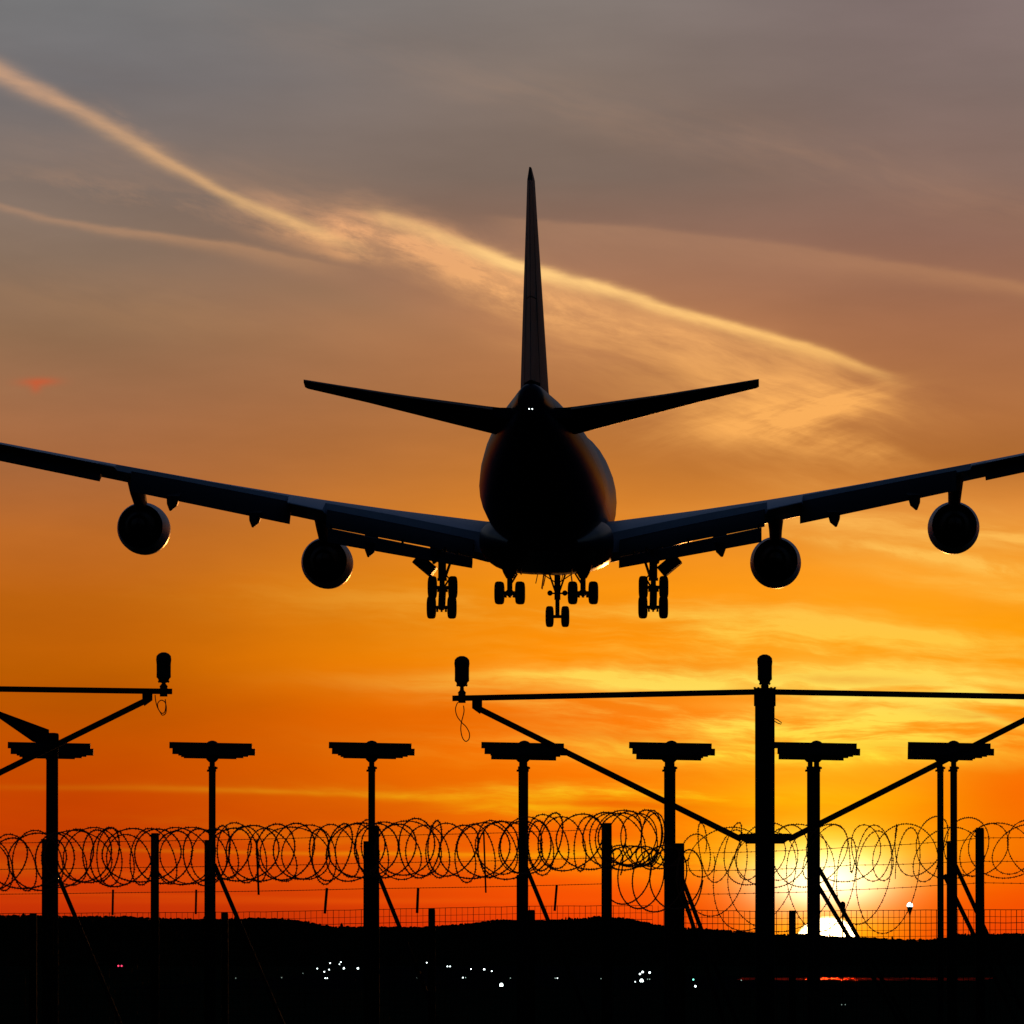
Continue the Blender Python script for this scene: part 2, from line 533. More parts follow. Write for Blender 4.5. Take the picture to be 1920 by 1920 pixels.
def empty(name, loc, label, cat, group=None):
    o = bpy.data.objects.new(name, None)
    COL.objects.link(o)
    o.location = loc
    o.empty_display_size = 0.2
    return tag(o, label, cat, group)


def copy_tree(o, parent=None):
    c = o.copy()
    COL.objects.link(c)
    if parent is not None:
        c.parent = parent
    for ch in [k for k in list(bpy.data.objects) if k.parent == o]:
        copy_tree(ch, c)
    return c


# ------------------------------------------------------------------ ground, runway, far wood
gm = MB()
ys = [-300, 0, 200, 600, 1500, 4000, 12000, 40000]
xs = [-20000, -3000, -400, 0, 400, 3000, 20000]
for x in range(len(xs) - 1):
    for y in range(len(ys) - 1):
        gm.add([(xs[x], ys[y], 0), (xs[x + 1], ys[y], 0), (xs[x + 1], ys[y + 1], 0), (xs[x], ys[y + 1], 0)], [(0, 1, 2, 3)])
tag(gm.build('ground', M['grass']), kind='structure')

rw = mat('flare_red_wet_asphalt', (0.02, 0.012, 0.010), 0.3, 0, 0.4, 0.6, 0.25, spec=0.0)
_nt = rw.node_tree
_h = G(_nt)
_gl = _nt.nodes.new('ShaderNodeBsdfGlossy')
_gl.inputs['Color'].default_value = (0.17, 0.012, 0.006, 1)  # red of the sun's flare painted into the gloss colour
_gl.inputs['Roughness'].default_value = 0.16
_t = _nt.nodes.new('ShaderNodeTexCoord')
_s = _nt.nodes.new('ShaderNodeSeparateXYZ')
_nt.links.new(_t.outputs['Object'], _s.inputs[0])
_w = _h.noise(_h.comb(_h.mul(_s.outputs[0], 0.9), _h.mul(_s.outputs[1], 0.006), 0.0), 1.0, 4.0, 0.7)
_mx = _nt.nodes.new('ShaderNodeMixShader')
_nt.links.new(_h.ss(_w, 0.42, 0.58), _mx.inputs[0])  # noise breaks the painted flare red into streaks
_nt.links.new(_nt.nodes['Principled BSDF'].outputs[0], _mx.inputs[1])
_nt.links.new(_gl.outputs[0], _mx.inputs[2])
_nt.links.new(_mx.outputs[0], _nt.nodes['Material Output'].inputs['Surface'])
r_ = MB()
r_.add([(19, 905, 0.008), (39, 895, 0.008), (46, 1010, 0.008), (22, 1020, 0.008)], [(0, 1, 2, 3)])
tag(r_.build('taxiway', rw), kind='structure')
r_ = MB()
r_.add([(-24, 620, 0.004), (22, 620, 0.004), (22, 4200, 0.004), (-24, 4200, 0.004)], [(0, 1, 2, 3)])
tag(r_.build('runway', mat('runway_asphalt', (0.010, 0.010, 0.011), 1.0, 0, 0.3, 0.4, spec=0.0)), kind='structure')

prof = [(-900, 1712), (-300, 1714), (0, 1717), (60, 1717), (150, 1719), (230, 1719), (300, 1722), (400, 1725), (470, 1722), (530, 1723), (570, 1728),
        (620, 1738), (700, 1739), (800, 1739), (870, 1733), (930, 1726), (960, 1725), (1020, 1726), (1070, 1724), (1120, 1719), (1170, 1722), (1240, 1736),
        (1300, 1741), (1380, 1746), (1450, 1753), (1500, 1751), (1580, 1758), (1640, 1759), (1700, 1763), (1770, 1761), (1785, 1752), (1860, 1752), (1960, 1750), (2300, 1745), (3000, 1740)]


def pf(x):
    for (a, b), (c, d) in zip(prof, prof[1:]):
        if a <= x <= c:
            return b + (d - b) * (x - a) / (c - a)
    return 1745


DW = 3000.0
w = MB()
# undulating wooded bank, then uneven crowns along its top
for lay, (dd, drop) in enumerate([(0, 0), (60, 1.5)]):
    xs_ = []
    x = -900
    while x < 3000:
        y = pf(x) + drop + random.uniform(0, 1.6) + 1.0 * sin(x * 0.07 + lay)
        xs_.append((x, y))
        x += random.uniform(2.0, 4.5)
    for (xa, ya), (xb, yb) in zip(xs_, xs_[1:]):
        a, b = P(xa, ya, DW + dd), P(xb, yb, DW + dd)
        w.add([a, b, (b.x, b.y, -0.2), (a.x, a.y, -0.2), a + Vector((0, 40, -1)), b + Vector((0, 40, -1))], [(0, 1, 2, 3), (0, 4, 5, 1)])
x = -880
while x < 2950:
    y = pf(x)
    c = P(x, y + 1.0, DW + random.uniform(-30, 30))
    rx = random.uniform(0.3, 1.1)
    rz = random.uniform(0.15, 0.5)
    if random.random() < 0.05:
        rz *= 2.4
        rx *= 0.6
    k = 7
    vs = []
    for i in range(4):
        for j in range(k):
            aa = 2 * pi * j / k + random.random() * 0.5
            ph = -0.6 + i * 0.65
            rr_ = cos(ph) * random.uniform(0.7, 1.2)
            vs.append((c.x + rx * rr_ * cos(aa), c.y + rx * rr_ * sin(aa), c.z + rz * sin(ph) * random.uniform(0.8, 1.3)))
    fs = [(i * k + j, i * k + (j + 1) % k, (i + 1) * k + (j + 1) % k, (i + 1) * k + j) for i in range(3) for j in range(k)]
    fs.append(tuple(3 * k + j for j in range(k)))
    w.add(vs, fs)
    x += random.uniform(2.5, 7.0)
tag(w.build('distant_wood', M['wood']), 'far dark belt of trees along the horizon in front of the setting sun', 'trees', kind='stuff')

# ------------------------------------------------------------------ airliner
D0 = 550.0
SC = F / D0
AX = (1027 - 960) / SC
AZ = EYE + (1800 - 934) / SC
plane = empty('jumbo_jet', (AX, D0, AZ), 'large four-engined airliner coming in to land with wheels and flaps down', 'airliner')
plane.rotation_euler = (0, 0, radians(-1.45))


def superell(w_, zt, zb, d, n=36, e=2.0, flat=0.0):
    zc, h = (zt + zb) / 2, (zt - zb) / 2
    out = []
    for j in range(n):
        a = 2 * pi * j / n
        cx, cz = cos(a), sin(a)
        out.append(Vector((w_ * math.copysign(abs(cx) ** (2 / e), cx), d, zc + h * math.copysign(abs(cz) ** (2 / e), cz))))
    return out


fus = [(31.3, .25, -0.7, -1.2), (30.4, 1.1, .4, -1.9), (29, 1.9, 1.5, -2.4), (27, 2.55, 3.0, -2.85), (24, 3.05, 4.2, -3.15), (20, 3.25, 4.5, -3.25),
       (12, 3.25, 4.4, -3.25), (7, 3.25, 3.9, -3.25), (3, 3.22, 3.4, -3.25), (-6, 3.2, 3.35, -3.25), (-12, 3.2, 3.38, -3.15), (-17, 3.0, 3.45, -2.65),
       (-21, 2.72, 3.6, -1.9), (-25, 2.32, 3.75, -0.95), (-29, 1.78, 3.9, 0.1), (-32, 1.32, 3.95, 1.0), (-33.5, 1.08, 3.98, 1.45)]
tcone = [(-33.5, 1.085, 3.985, 1.445), (-35, .86, 4.0, 1.95), (-36.6, .66, 3.95, 2.45), (-37.2, .55, 3.85, 2.6), (-37.35, .4, 3.7, 2.8)]
MB().loft([superell(a, b, c, d) for d, a, b, c in tcone]).build('tail_cone', M['navy'], plane, True)
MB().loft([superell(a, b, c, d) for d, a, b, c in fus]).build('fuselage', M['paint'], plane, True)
ff = [(13, 2.2, -2.2, -3.3), (10, 3.1, -1.2, -3.55), (5, 3.42, -0.8, -3.78), (0, 3.46, -0.8, -3.82), (-5, 3.40, -1.0, -3.75), (-9, 2.9, -1.6, -3.5), (-12, 1.8, -2.4, -3.2)]
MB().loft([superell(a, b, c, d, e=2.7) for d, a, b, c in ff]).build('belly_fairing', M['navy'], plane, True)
tl = MB()
for sx in (-0.075, 0.075):
    tl.lathe((sx, -37.3, 2.68), (0, -1, 0), [(0, .055), (.03, .055), (.05, .03)], 10)
tl.build('tail_light', M['glow'], plane)
MB().box((0, -37.1, 2.62), (.5, .5, .24)).build('light_housing', M['dark'], plane)


def foil(c, tc_, n=14, cut=1.0, camber=0.02):
    """closed outline, chord along +s (0 = leading edge), z up; truncated at cut"""
    def th(s): return 5 * tc_ * (0.2969 * sqrt(max(s, 0)) - 0.126 * s - 0.3516 * s * s + 0.2843 * s ** 3 - 0.1036 * s ** 4)
    def cm(s): return camber * (1 - (2 * s - 1) ** 2) * (1.0 + 0.6 * (s - .5))
    ss_ = [cut * 0.5 * (1 - cos(pi * i / n)) for i in range(n + 1)]
    up = [(s * c, (cm(s) + th(s)) * c) for s in ss_]
    lo = [(s * c, (cm(s) - th(s)) * c) for s in ss_]
    return up[::-1] + lo[1:]


def section(x, led, ztop, chord, tc_, inc, cut, side):
    q = foil(chord, tc_, cut=cut)
    i = radians(inc)
    pts = [(s * cos(i) + z * sin(i), -s * sin(i) + z * cos(i)) for s, z in q]
    mz = max(z for s, z in pts)
    return [Vector((side * x, led - s, z - mz + ztop)) for s, z in pts]


def lerp(t, x):
    for a, b in zip(t, t[1:]):
        if x <= b[0]:
            k = (x - a[0]) / (b[0] - a[0])
            return [a[i] + (b[i] - a[i]) * k for i in range(len(a))]
    return list(t[-1])


#        x     LE d   ztop  chord  t/c  inc
WT = [(0.0, 13.0, -1.05, 18.0, .125, 3.0), (3.25, 11.5, -.95, 17.0, .125, 3.0), (8.0, 7.2, -.50, 13.3, .105, 1.6), (12.2, 3.5, -.02, 10.6, .095, .3), (17, -.8, .63, 8.9, .082, -1.2),
      (21.2, -4.6, 1.26, 7.4, .078, -2.2), (27.5, -10.3, 2.27, 5.6, .078, -3.4), (31.8, -14.2, 3.0, 4.2, .078, -4.0)]


def wing(side):
    cutx = [(0.0, .76), (3.3, .76), (8, .74), (11.3, .74), (11.35, .98), (13.1, .98), (13.15, .74), (17, .74), (21.6, .74), (21.65, .96), (22.4, .96), (22.45, 1.0), (31.8, 1.0)]
    secs = []
    for x, cut in cutx:
        _, a, b, c, d, e = lerp(WT, x)
        secs.append(section(x, a, b, c, d, e, cut, side))
    # rounded tip
    _, a, b, c, d, e = WT[-1]
    secs.append(section(32.2, a - 1.2, b + .03, c * .6, d * .5, e, 1.0, side))
    wob = MB().loft(secs).build('wing', M['wing'], plane, True)

    def surf(x, frac):
        """point of the fixed wing at chord fraction: (d, z of camber line)"""
        _, a, b, c, t, e = lerp(WT, x)
        q = section(x, a, b, c, t, e, frac, side)
        u, l = q[0], q[-1]
        return u.y, (u.z + l.z) / 2

    def flap(xa, xb, ztea, zteb, chord_h, name, hang, thick=.16, n=6):
        """flap hung from the wing's trailing edge; its own trailing edge at ztea..zteb"""
        secs = []
        for i in range(n + 1):
            k = i / n
            x = xa + (xb - xa) * k
            d, z = surf(x, .74)
            z0 = z + hang[0]
            d0 = d + hang[1]
            z1 = ztea + (zteb - ztea) * k
            ch = chord_h(x)
            dz_ = z1 - z0
            L = sqrt(max(ch * ch - dz_ * dz_, .2))
            # rounded nose, straight trailing edge, as a thin aerofoil along (d0,z0) -> (d0-L,z1)
            t = Vector((0, -L, dz_)).normalized()
            nn = Vector((0, -t.z, t.y))
            if nn.z < 0:
                nn = -nn
            out = []
            for s_, h in foil(ch, thick / 1.0 * .9, 8, 1.0, .03):
                p = Vector((side * x, d0, z0)) + t * s_ + nn * h
                out.append(p)
            secs.append(out)
        return MB().loft(secs).build(name, M['flap'], wob, True)

    # inboard flap: main panel, then a slot, then the aft panel
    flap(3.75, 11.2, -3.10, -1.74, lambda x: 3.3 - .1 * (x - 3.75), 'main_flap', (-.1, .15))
    secs = []
    for i in range(7):
        k = i / 6
        x = 3.75 + 7.3 * k
        zt = -3.18 + k * 1.38
        zb = -3.78 + k * 1.22
        d, _ = surf(x, .74)
        d -= 3.0
        secs.append([Vector((side * x, d + .12, zt - .08)), Vector((side * x, d, zt)), Vector((side * x, d - .3, zt - .08)), Vector((side * x, d - .95, zb)), Vector((side * x, d - .93, zb - .03)), Vector((side * x, d - .1, zt - .36))])
    MB().loft(secs).build('aft_flap', M['flap'], wob)
    # outboard flap
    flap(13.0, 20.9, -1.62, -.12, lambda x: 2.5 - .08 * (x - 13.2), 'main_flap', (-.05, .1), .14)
    # drooped outboard aileron
    secs = []
    for i in range(6):
        k = i / 5
        x = 22.35 + 8.2 * k
        _, a, b, c, t_, e = lerp(WT, x)
        zb = .34 + (x - 22.35) * .187
        d1 = a - c * .70
        zt = b - .42 + .1 * k
        secs.append([Vector((side * x, d1 + .1, zt + .12)), Vector((side * x, d1 - c * .1, zt + .10)), Vector((side * x, d1 - c * .30, zb + .02)), Vector((side * x, d1 - c * .28, zb - .02)), Vector((side * x, d1 - c * .06, (zt + zb) / 2 - .05)), Vector((side * x, d1 + .1, zt - .1))])
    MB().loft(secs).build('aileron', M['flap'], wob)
    # slot brackets and canoe fairings under the flaps
    for x, zt, zb, dd in [(14.7, -.75, -1.36, 0), (18.75, 0.0, -.62, 0), (8.9, -1.6, -2.80, -.8), (5.6, -2.4, -3.1, -.5)]:
        d, z = surf(x, .74)
        prof_ = []
        for t, r, low_ in [(3.0, .04, .25), (2.0, .2, .1), (.5, .34, -.1), (-1.0, .36, -.28), (-2.2, .33, -.40), (-2.9, .26, -.42), (-3.3, .08, -.3)]:
            zt_ = zt - (zt - zb) * min(1, max(0, (1.6 - t) / 4.2)) + .25
            zb_ = zb + low_ * 1.15 + (0 if t < 1 else .5)
            prof_.append([Vector((side * (x + r * q), d + t + dd, zz)) for q, zz in ((-1, zt_), (1, zt_), (.95, zt_ - (zt_ - zb_) * .55), (.55, zb_), (.30, zb_ - .02), (-.55, zt_ - (zt_ - zb_) * .72))])
        MB().loft(prof_).build('flap_fairing', M['flap'], wob, True)
    for x in (4.5, 5.15, 7.3, 10.9):
        d, z = surf(x, .74)
        zz = -3.12 + (x - 3.75) / 7.3 * 1.36
        MB().box((side * x, d - 2.9, zz), (.10, .7, .3)).build('flap_bracket', M['dark'], wob)
    # navigation light at the tip
    MB().lathe((side * 32.0, -16.0, 3.0), (side, 0, 0), [(0, .12), (.15, .1), (.22, .03)], 8).build('tip_light', M['navy'], wob)
    return wob


wing(-1)
wing(1)


def engine(x, z, dfront, R, wd, wz, side):
    """nacelle: intake lip, fan cowl, bypass duct, core nozzle and plug"""
    L = 4.6
    e = MB()
    e.lathe((side * x, dfront, z), (0, -1, 0), [(.12, R * .84), (0, R * .90), (.25, R * .985), (1.2, R), (2.6, R * .99), (3.8, R * .93), (L, R * .86), (L - .01, R * .835), (3.0, R * .83), (.9, R * .83), (.12, R * .84)], 40)
    no = e.build('engine', M['wing'], plane, True)
    c = MB()
    c.lathe((side * x, dfront, z), (0, -1, 0), [(L - .03, R * .85), (L + .02, R * .855), (L + .02, R * .81), (3.0, R * .79), (1.4, R * .5), (1.2, R * .79), (1.0, R * .82), (1.3, R * .825)], 40)
    c.build('bypass_duct', M['dark'], no, True)
    c = MB()
    c.lathe((side * x, dfront - 2.2, z), (0, -1, 0), [(0, R * .5), (1.4, R * .66), (2.8, R * .58), (4.2, R * .42), (4.3, R * .38), (4.0, R * .3), (4.6, R * .26), (5.4, .05)], 32)
    c.build('exhaust_nozzle', M['dark'], no, True)
    c = MB()
    c.lathe((side * x, dfront - .95, z), (0, -1, 0), [(-.5, .03), (-.2, .22), (0, .4), (.02, R * .81), (.12, R * .81)], 32)
    c.build('fan', M['dark'], no, True)
    # pylon: thin blade joining the nacelle top to the wing's underside
    secs = []
    for k, (zz, dA, dB, th) in enumerate([(z + R * .72, dfront - 1.1, dfront - 6.2, .30), (z + R * 1.15, dfront - 2.3, wd - 3.6, .34), (wz + .05, wd + 1.6, wd - 4.2, .42), (wz + .55, wd - .4, wd - 3.8, .40)]):
        q = []
        for t, h in [(0, .1), (.12, .7), (.35, 1), (.65, .95), (.9, .5), (1, .08)]:
            q.append(Vector((side * x + th * h, dA + (dB - dA) * t, zz)))
        for t, h in [(1, .08), (.9, .5), (.65, .95), (.35, 1), (.12, .7), (0, .1)]:
            q.append(Vector((side * x - th * h, dA + (dB - dA) * t, zz)))
        secs.append(q)
    MB().loft(secs).build('pylon', M['flap'], no, True)
    return no


for s_ in (-1, 1):
    engine(11.75, -3.02, 10.2, 1.34, 3.6, -.95, s_)
    engine(20.95, -1.50, 3.0, 1.34, -4.4, .65, s_)

# tail surfaces
TT = [(0.0, -25.8, 3.0, 10.2, .10), (1.6, -26.2, 3.02, 9.6, .10), (3.9, -28.3, 3.24, 7.8, .095), (8.0, -31.8, 3.77, 4.9, .09), (10.85, -34.0, 4.18, 3.2, .10), (10.98, -34.2, 4.19, 3.0, .09)]
for s_ in (-1, 1):
    secs = []
    for x, a, b, c, t in TT:
        secs.append(section(x, a, b, c, t, -3.4 + .12 * x, .74, s_))
    tp = MB().loft(secs).build('tailplane', M['flap'], plane, True)
    e1 = []
    for x, a, b, c, t in [lerp(TT, k) for k in (1.9, 6.3, 10.9)]:
        full = section(x, a, b, c, t, -3.4 + .12 * x, 1.0, s_)
        cutp = section(x, a, b, c, t, -3.4 + .12 * x, .755, s_)
        e1.append([cutp[0], cutp[-1], full[0] + Vector((0, 0, -.02)), full[0] + Vector((0, 0, .02))])
    MB().loft(e1).build('elevator', M['flap'], tp)
secs = []
for z, a, c, t in [(2.9, -23.5, 13.2, .118), (4.0, -25.6, 11.6, .118), (8.0, -29.7, 8.6, .112), (12.0, -33.6, 5.4, .10), (13.75, -35.3, 4.1, .09), (14.25, -36.9, 2.6, .05)]:
    q = foil(c, t, cut=.72, camber=0)
    secs.append([Vector((h, a - s, z + (0.0 if z < 13 else 0))) for s, h in q])
fin = MB().loft(secs).build('fin', M['tail'], plane, True)
for za, zb in ((4.1, 8.05), (8.1, 13.6)):
    rs = []
    for z in (za, (za + zb) / 2, zb):
        k = (z - 4.0) / 9.75
        a, c, t = -25.6 - 9.7 * k, 11.6 - 7.5 * k, .118 - .026 * k
        q = foil(c, t, cut=.735, camber=0)
        full = foil(c, t, camber=0)[0]
        rs.append([Vector((q[0][1], a - q[0][0], z)), Vector((q[-1][1], a - q[-1][0], z)), Vector((-.02, a - full[0], z)), Vector((.02, a - full[0], z))])
    MB().loft(rs).build('rudder', M['tail'], fin)


# landing gear
def wheel(c, r, wd, parent):
    t = MB().lathe((c[0] - wd / 2, c[1], c[2]), (1, 0, 0), [(0, r * .55), (0.02, r * .80), (wd * .12, r * .94), (wd * .3, r), (wd * .7, r), (wd * .88, r * .94), (wd - .02, r * .80), (wd, r * .55)], 28)
    return t.build('wheel', M['tyre'], parent, True)


def truck(x, d, ztop, zaxf, zaxr, name, track, r=.59, wd=.48):
    """four-wheel bogie: front axle at zaxf, rear axle at zaxr"""
    zc = (zaxf + zaxr) / 2
    s = MB()
    s.tube([(x, d, ztop), (x, d, zc + .9)], .21, 14)
    s.tube([(x, d, zc + .95), (x, d, zc)], .14, 14)
    s.tube([(x, d, zc + 1.0), (x, d, zc + .85)], .25, 14)
    s.tube([(x, d + .8, zaxf), (x, d - .8, zaxr)], .2, 10)
    st_ = s.build(name, M['dark'], plane, True)
    for dd, z in ((.75, zaxf), (-.75, zaxr)):
        a = MB()
        a.tube([(x - track / 2, d + dd, z), (x + track / 2, d + dd, z)], .09, 10)
        for q in (-.22, 0, .22):
            a.box((x + q, d + dd - .1, z - .16), (.10, .2, .16))
        a.build('axle', M['dark'], st_)
    b = MB()
    sg = 1 if x > 0 else -1
    b.tube([(x - sg * .15, d, zc + 1.0), (x - sg * .75, d + .4, ztop + .1)], .07, 8)
    b.tube([(x - sg * .1, d - .2, zc + .5), (x - sg * .38, d - .3, zc + .95), (x - sg * .15, d - .2, zc + 1.2)], .05, 8)
    b.tube([(x, d, zc + .9), (x, d + 2.2, ztop)], .08, 8)
    b.build('brace', M['dark'], st_)
    for dd, z in ((.75, zaxf), (-.75, zaxr)):
        for q in (-1, 1):
            wheel((x + q * track / 2, d + dd, z), r, wd, st_)
    return st_


for s_ in (-1, 1):
    lg = truck(s_ * 5.45, 0, -2.4, -4.58, -5.66, 'wing_landing_gear', 1.06)
    dm = MB()
    c = Vector((s_ * 6.35, -.9, -3.55))
    R_ = Matrix.Rotation(s_ * radians(-52), 3, 'Y')
    dm.box(c + Vector((s_ * -.05, 0, .05)), (.62, 2.2, 1.15), Matrix.Rotation(s_ * radians(50), 3, 'Y') @ Matrix.Scale(1, 3))
    d_ = dm.build('gear_door', M['navy'], lg)
    bg_ = truck(s_ * 1.88, -3.1, -3.3, -4.98, -5.02, 'body_landing_gear', 1.06)
    dm = MB()
    dm.loft([[Vector((s_ * 1.88 + a, -3.1 + b, -3.5)) for a, b in ((-.5, .6), (.5, .6), (.5, -.6), (-.5, -.6))],
             [Vector((s_ * 1.88 + a, -3.1 + b, -4.0)) for a, b in ((-.32, .4), (.32, .4), (.32, -.4), (-.32, -.4))],
             [Vector((s_ * 1.88 + a, -3.1 + b, -4.25)) for a, b in ((-.18, .3), (.18, .3), (.18, -.3), (-.18, -.3))]])
    dm.box((s_ * 1.3, -3.4, -3.85), (.05, 1.6, .4))
    dm.build('gear_door', M['navy'], bg_)
ng = MB()
nd = 23.8
ng.tube([(0, nd, -3.0), (0, nd, -4.45)], .17, 12)
ng.tube([(0, nd, -4.4), (0, nd, -5.35)], .12, 12)
ng.tube([(-.32, nd, -5.35), (.32, nd, -5.35)], .09, 10)
ngo = ng.build('nose_landing_gear', M['dark'], plane, True)
b = MB()
for q in (-1, 1):
    b.tube([(q * .08, nd, -4.1), (q * .42, nd - .1, -3.1)], .05, 8)
    b.tube([(q * .12, nd, -3.5), (q * .9, nd - .6, -3.0)], .03, 6)
b.tube([(0, nd, -4.4), (0, nd + 1.7, -3.1)], .07, 8)
b.build('brace', M['dark'], ngo)
b = MB()
for q in (-1, 1):
    b.tube([(0, nd - .05, -4.10), (q * .38, nd - .05, -4.10)], .045, 8)
    b.lathe((q * .40, nd - .12, -4.08), (0, 1, 0), [(0, .13), (.18, .15), (.2, .14)], 14)
b.build('taxi_light', M['dark'], ngo)
for q in (-1, 1):
    d2 = MB()
    d2.box((q * .78, nd + .3, -3.42), (.05, 1.8, .85), Matrix.Rotation(radians(-8 * q), 3, 'Y'))
    d2.build('gear_door', M['navy'], ngo)
    wheel((q * .42, nd, -5.35), .57, .44, ngo)
# belly aerials and drain masts
for x, d, z, h in [(-2.45, -6, -3.35, .3), (-.7, 6, -3.75, .55), (-.35, 9, -3.62, .7), (.55, 10, -3.6, .4)]:
    MB().box((x, d, z - h / 2 + .1), (.04, .25, h), Matrix.Rotation(radians(12), 3, 'Y')).build('belly_aerial', M['dark'], plane)

# ------------------------------------------------------------------ runway lights
LT = [(442, 1834, 0), (528, 1833, 0), (568, 1825, 0), (595, 1816, 1), (608, 1822, 1), (617, 1818, 1), (619, 1806, 1), (610, 1834, 1), (614, 1834, 1), (636, 1808, 1),
      (639, 1804, 1), (645, 1816, 2), (671, 1816, 2), (782, 1833, 0), (800, 1805, 1), (839, 1812, 1), (844, 1812, 1), (868, 1833, 1), (873, 1833, 0), (883, 1817, 1), (908, 1818, 2),
      (922, 1821, 1), (940, 1849, 3), (957, 1834, 0), (1041, 1834, 0), (1045, 1834, 1), (1127, 1835, 0), (1191, 1841, 1), (1203, 1841, 3), (1200, 1827, 2),
      (1205, 1823, 2), (1214, 1836, 0), (1218, 1836, 0), (1218, 1824, 2), (1300, 1837, 4), (1304, 1850, 2), (1390, 1838, 0), (1482, 1850, 2), (1578, 1884, 0), (1585, 1884, 0), (222, 1811, 5), (228, 1811, 5)]
ORD = ['first', 'second', 'third', 'fourth', 'fifth', 'sixth', 'seventh', 'eighth', 'ninth', 'tenth', 'eleventh', 'twelfth', 'thirteenth', 'fourteenth',
       'fifteenth', 'sixteenth', 'seventeenth', 'eighteenth', 'nineteenth', 'twentieth']
rad = {0: 0.8, 1: 1.1, 2: 1.8, 3: 3.4, 4: 1.5, 5: 1.6}
kindw = {0: 'faint', 1: 'small bright', 2: 'large bright', 3: 'dazzling', 4: 'greenish', 5: 'red'}
LT.sort()
cnt = {}
tot = {}
for q in LT:
    tot[q[2]] = tot.get(q[2], 0) + 1
for px, py, k in LT:
    D = min(EYE * F / max(py - 1800 + 1.5, 1), 2400.0)
    p = P(px, py, D)
    r = rad[k] * D / F
    m = MB()
    m.tube([(p.x, p.y, 0), (p.x, p.y, max(p.z - r * .5, .03))], max(r * .25, .03), 8)
    m.lathe((p.x, p.y, max(p.z - r * .9, .01)), (0, 0, 1), [(0, r * .9), (r * .2, r * .8), (r * .35, r * .6)], 12)
    cnt[k] = cnt.get(k, 0) + 1
    n = cnt[k]
    if tot[k] == 1:
        lab = kindw[k] + ' light on a short stem on the dark airfield'
    else:
        lab = '%s airfield light, %s from the left of the %s ones' % (kindw[k], ORD[n - 1], kindw[k])
    o = empty('airfield_light', (p.x, p.y, 0), lab, 'airfield light', 'lights on the dark airfield')
    mm = MB()
    mm.v = [(a - p.x, b - p.y, c) for a, b, c in m.v]
    mm.f = m.f
    mm.build('light_base', M['dark'], o)
    le = MB()
    le.lathe((0, 0, max(p.z - r, .02)), (0, 0, 1), [(0, r * .5), (r * .3, r * .92), (r, r), (r * 1.7, r * .7), (r * 2, r * .2)], 12)
    le.build('lens', M[{0: 'glowdim', 1: 'glow', 2: 'glow', 3: 'glow', 4: 'glowteal', 5: 'glowred'}[k]], o, True)

# two lights on tall stems near the sun
for i, (px, pt, pb, lit) in enumerate([(1706, 1697, 1800, True), (1580, 1695, 1800, False)]):
    D = 300.0
    u = D / F
    a = P(px, pt, D)
    o = empty('post_light', (a.x, a.y, 0), 'sunlit white lamp in a tapering holder on a thin stem, right of the sun' if lit else 'unlit dark lamp on a thin stem in front of the sun', 'lamp', 'small lamps on stems before the mesh fence')
    MB().tube([(0, 0, 0), (0, 0, a.z - 14 * u)], 1.3 * u, 8).build('stem', M['steel'], o)
    MB().lathe((0, 0, a.z - 20 * u), (0, 0, 1), [(0, 1.3 * u), (5 * u, 2.2 * u), (13 * u, 5 * u), (17 * u, 5.4 * u)], 16).build('holder', M['lamp'], o, True)
    MB().lathe((0, 0, a.z - 3 * u), (0, 0, 1), [(0, 5.2 * u), (3 * u, 5.4 * u), (6 * u, 4.2 * u), (8 * u, 1 * u)], 16).build('lens', M['glow'] if lit else M['lamp'], o, True)  # emission on the bright one stands for sunlight on its white top

# ------------------------------------------------------------------ approach light masts (rows of T heads)
DM = 200.0
U = DM / F


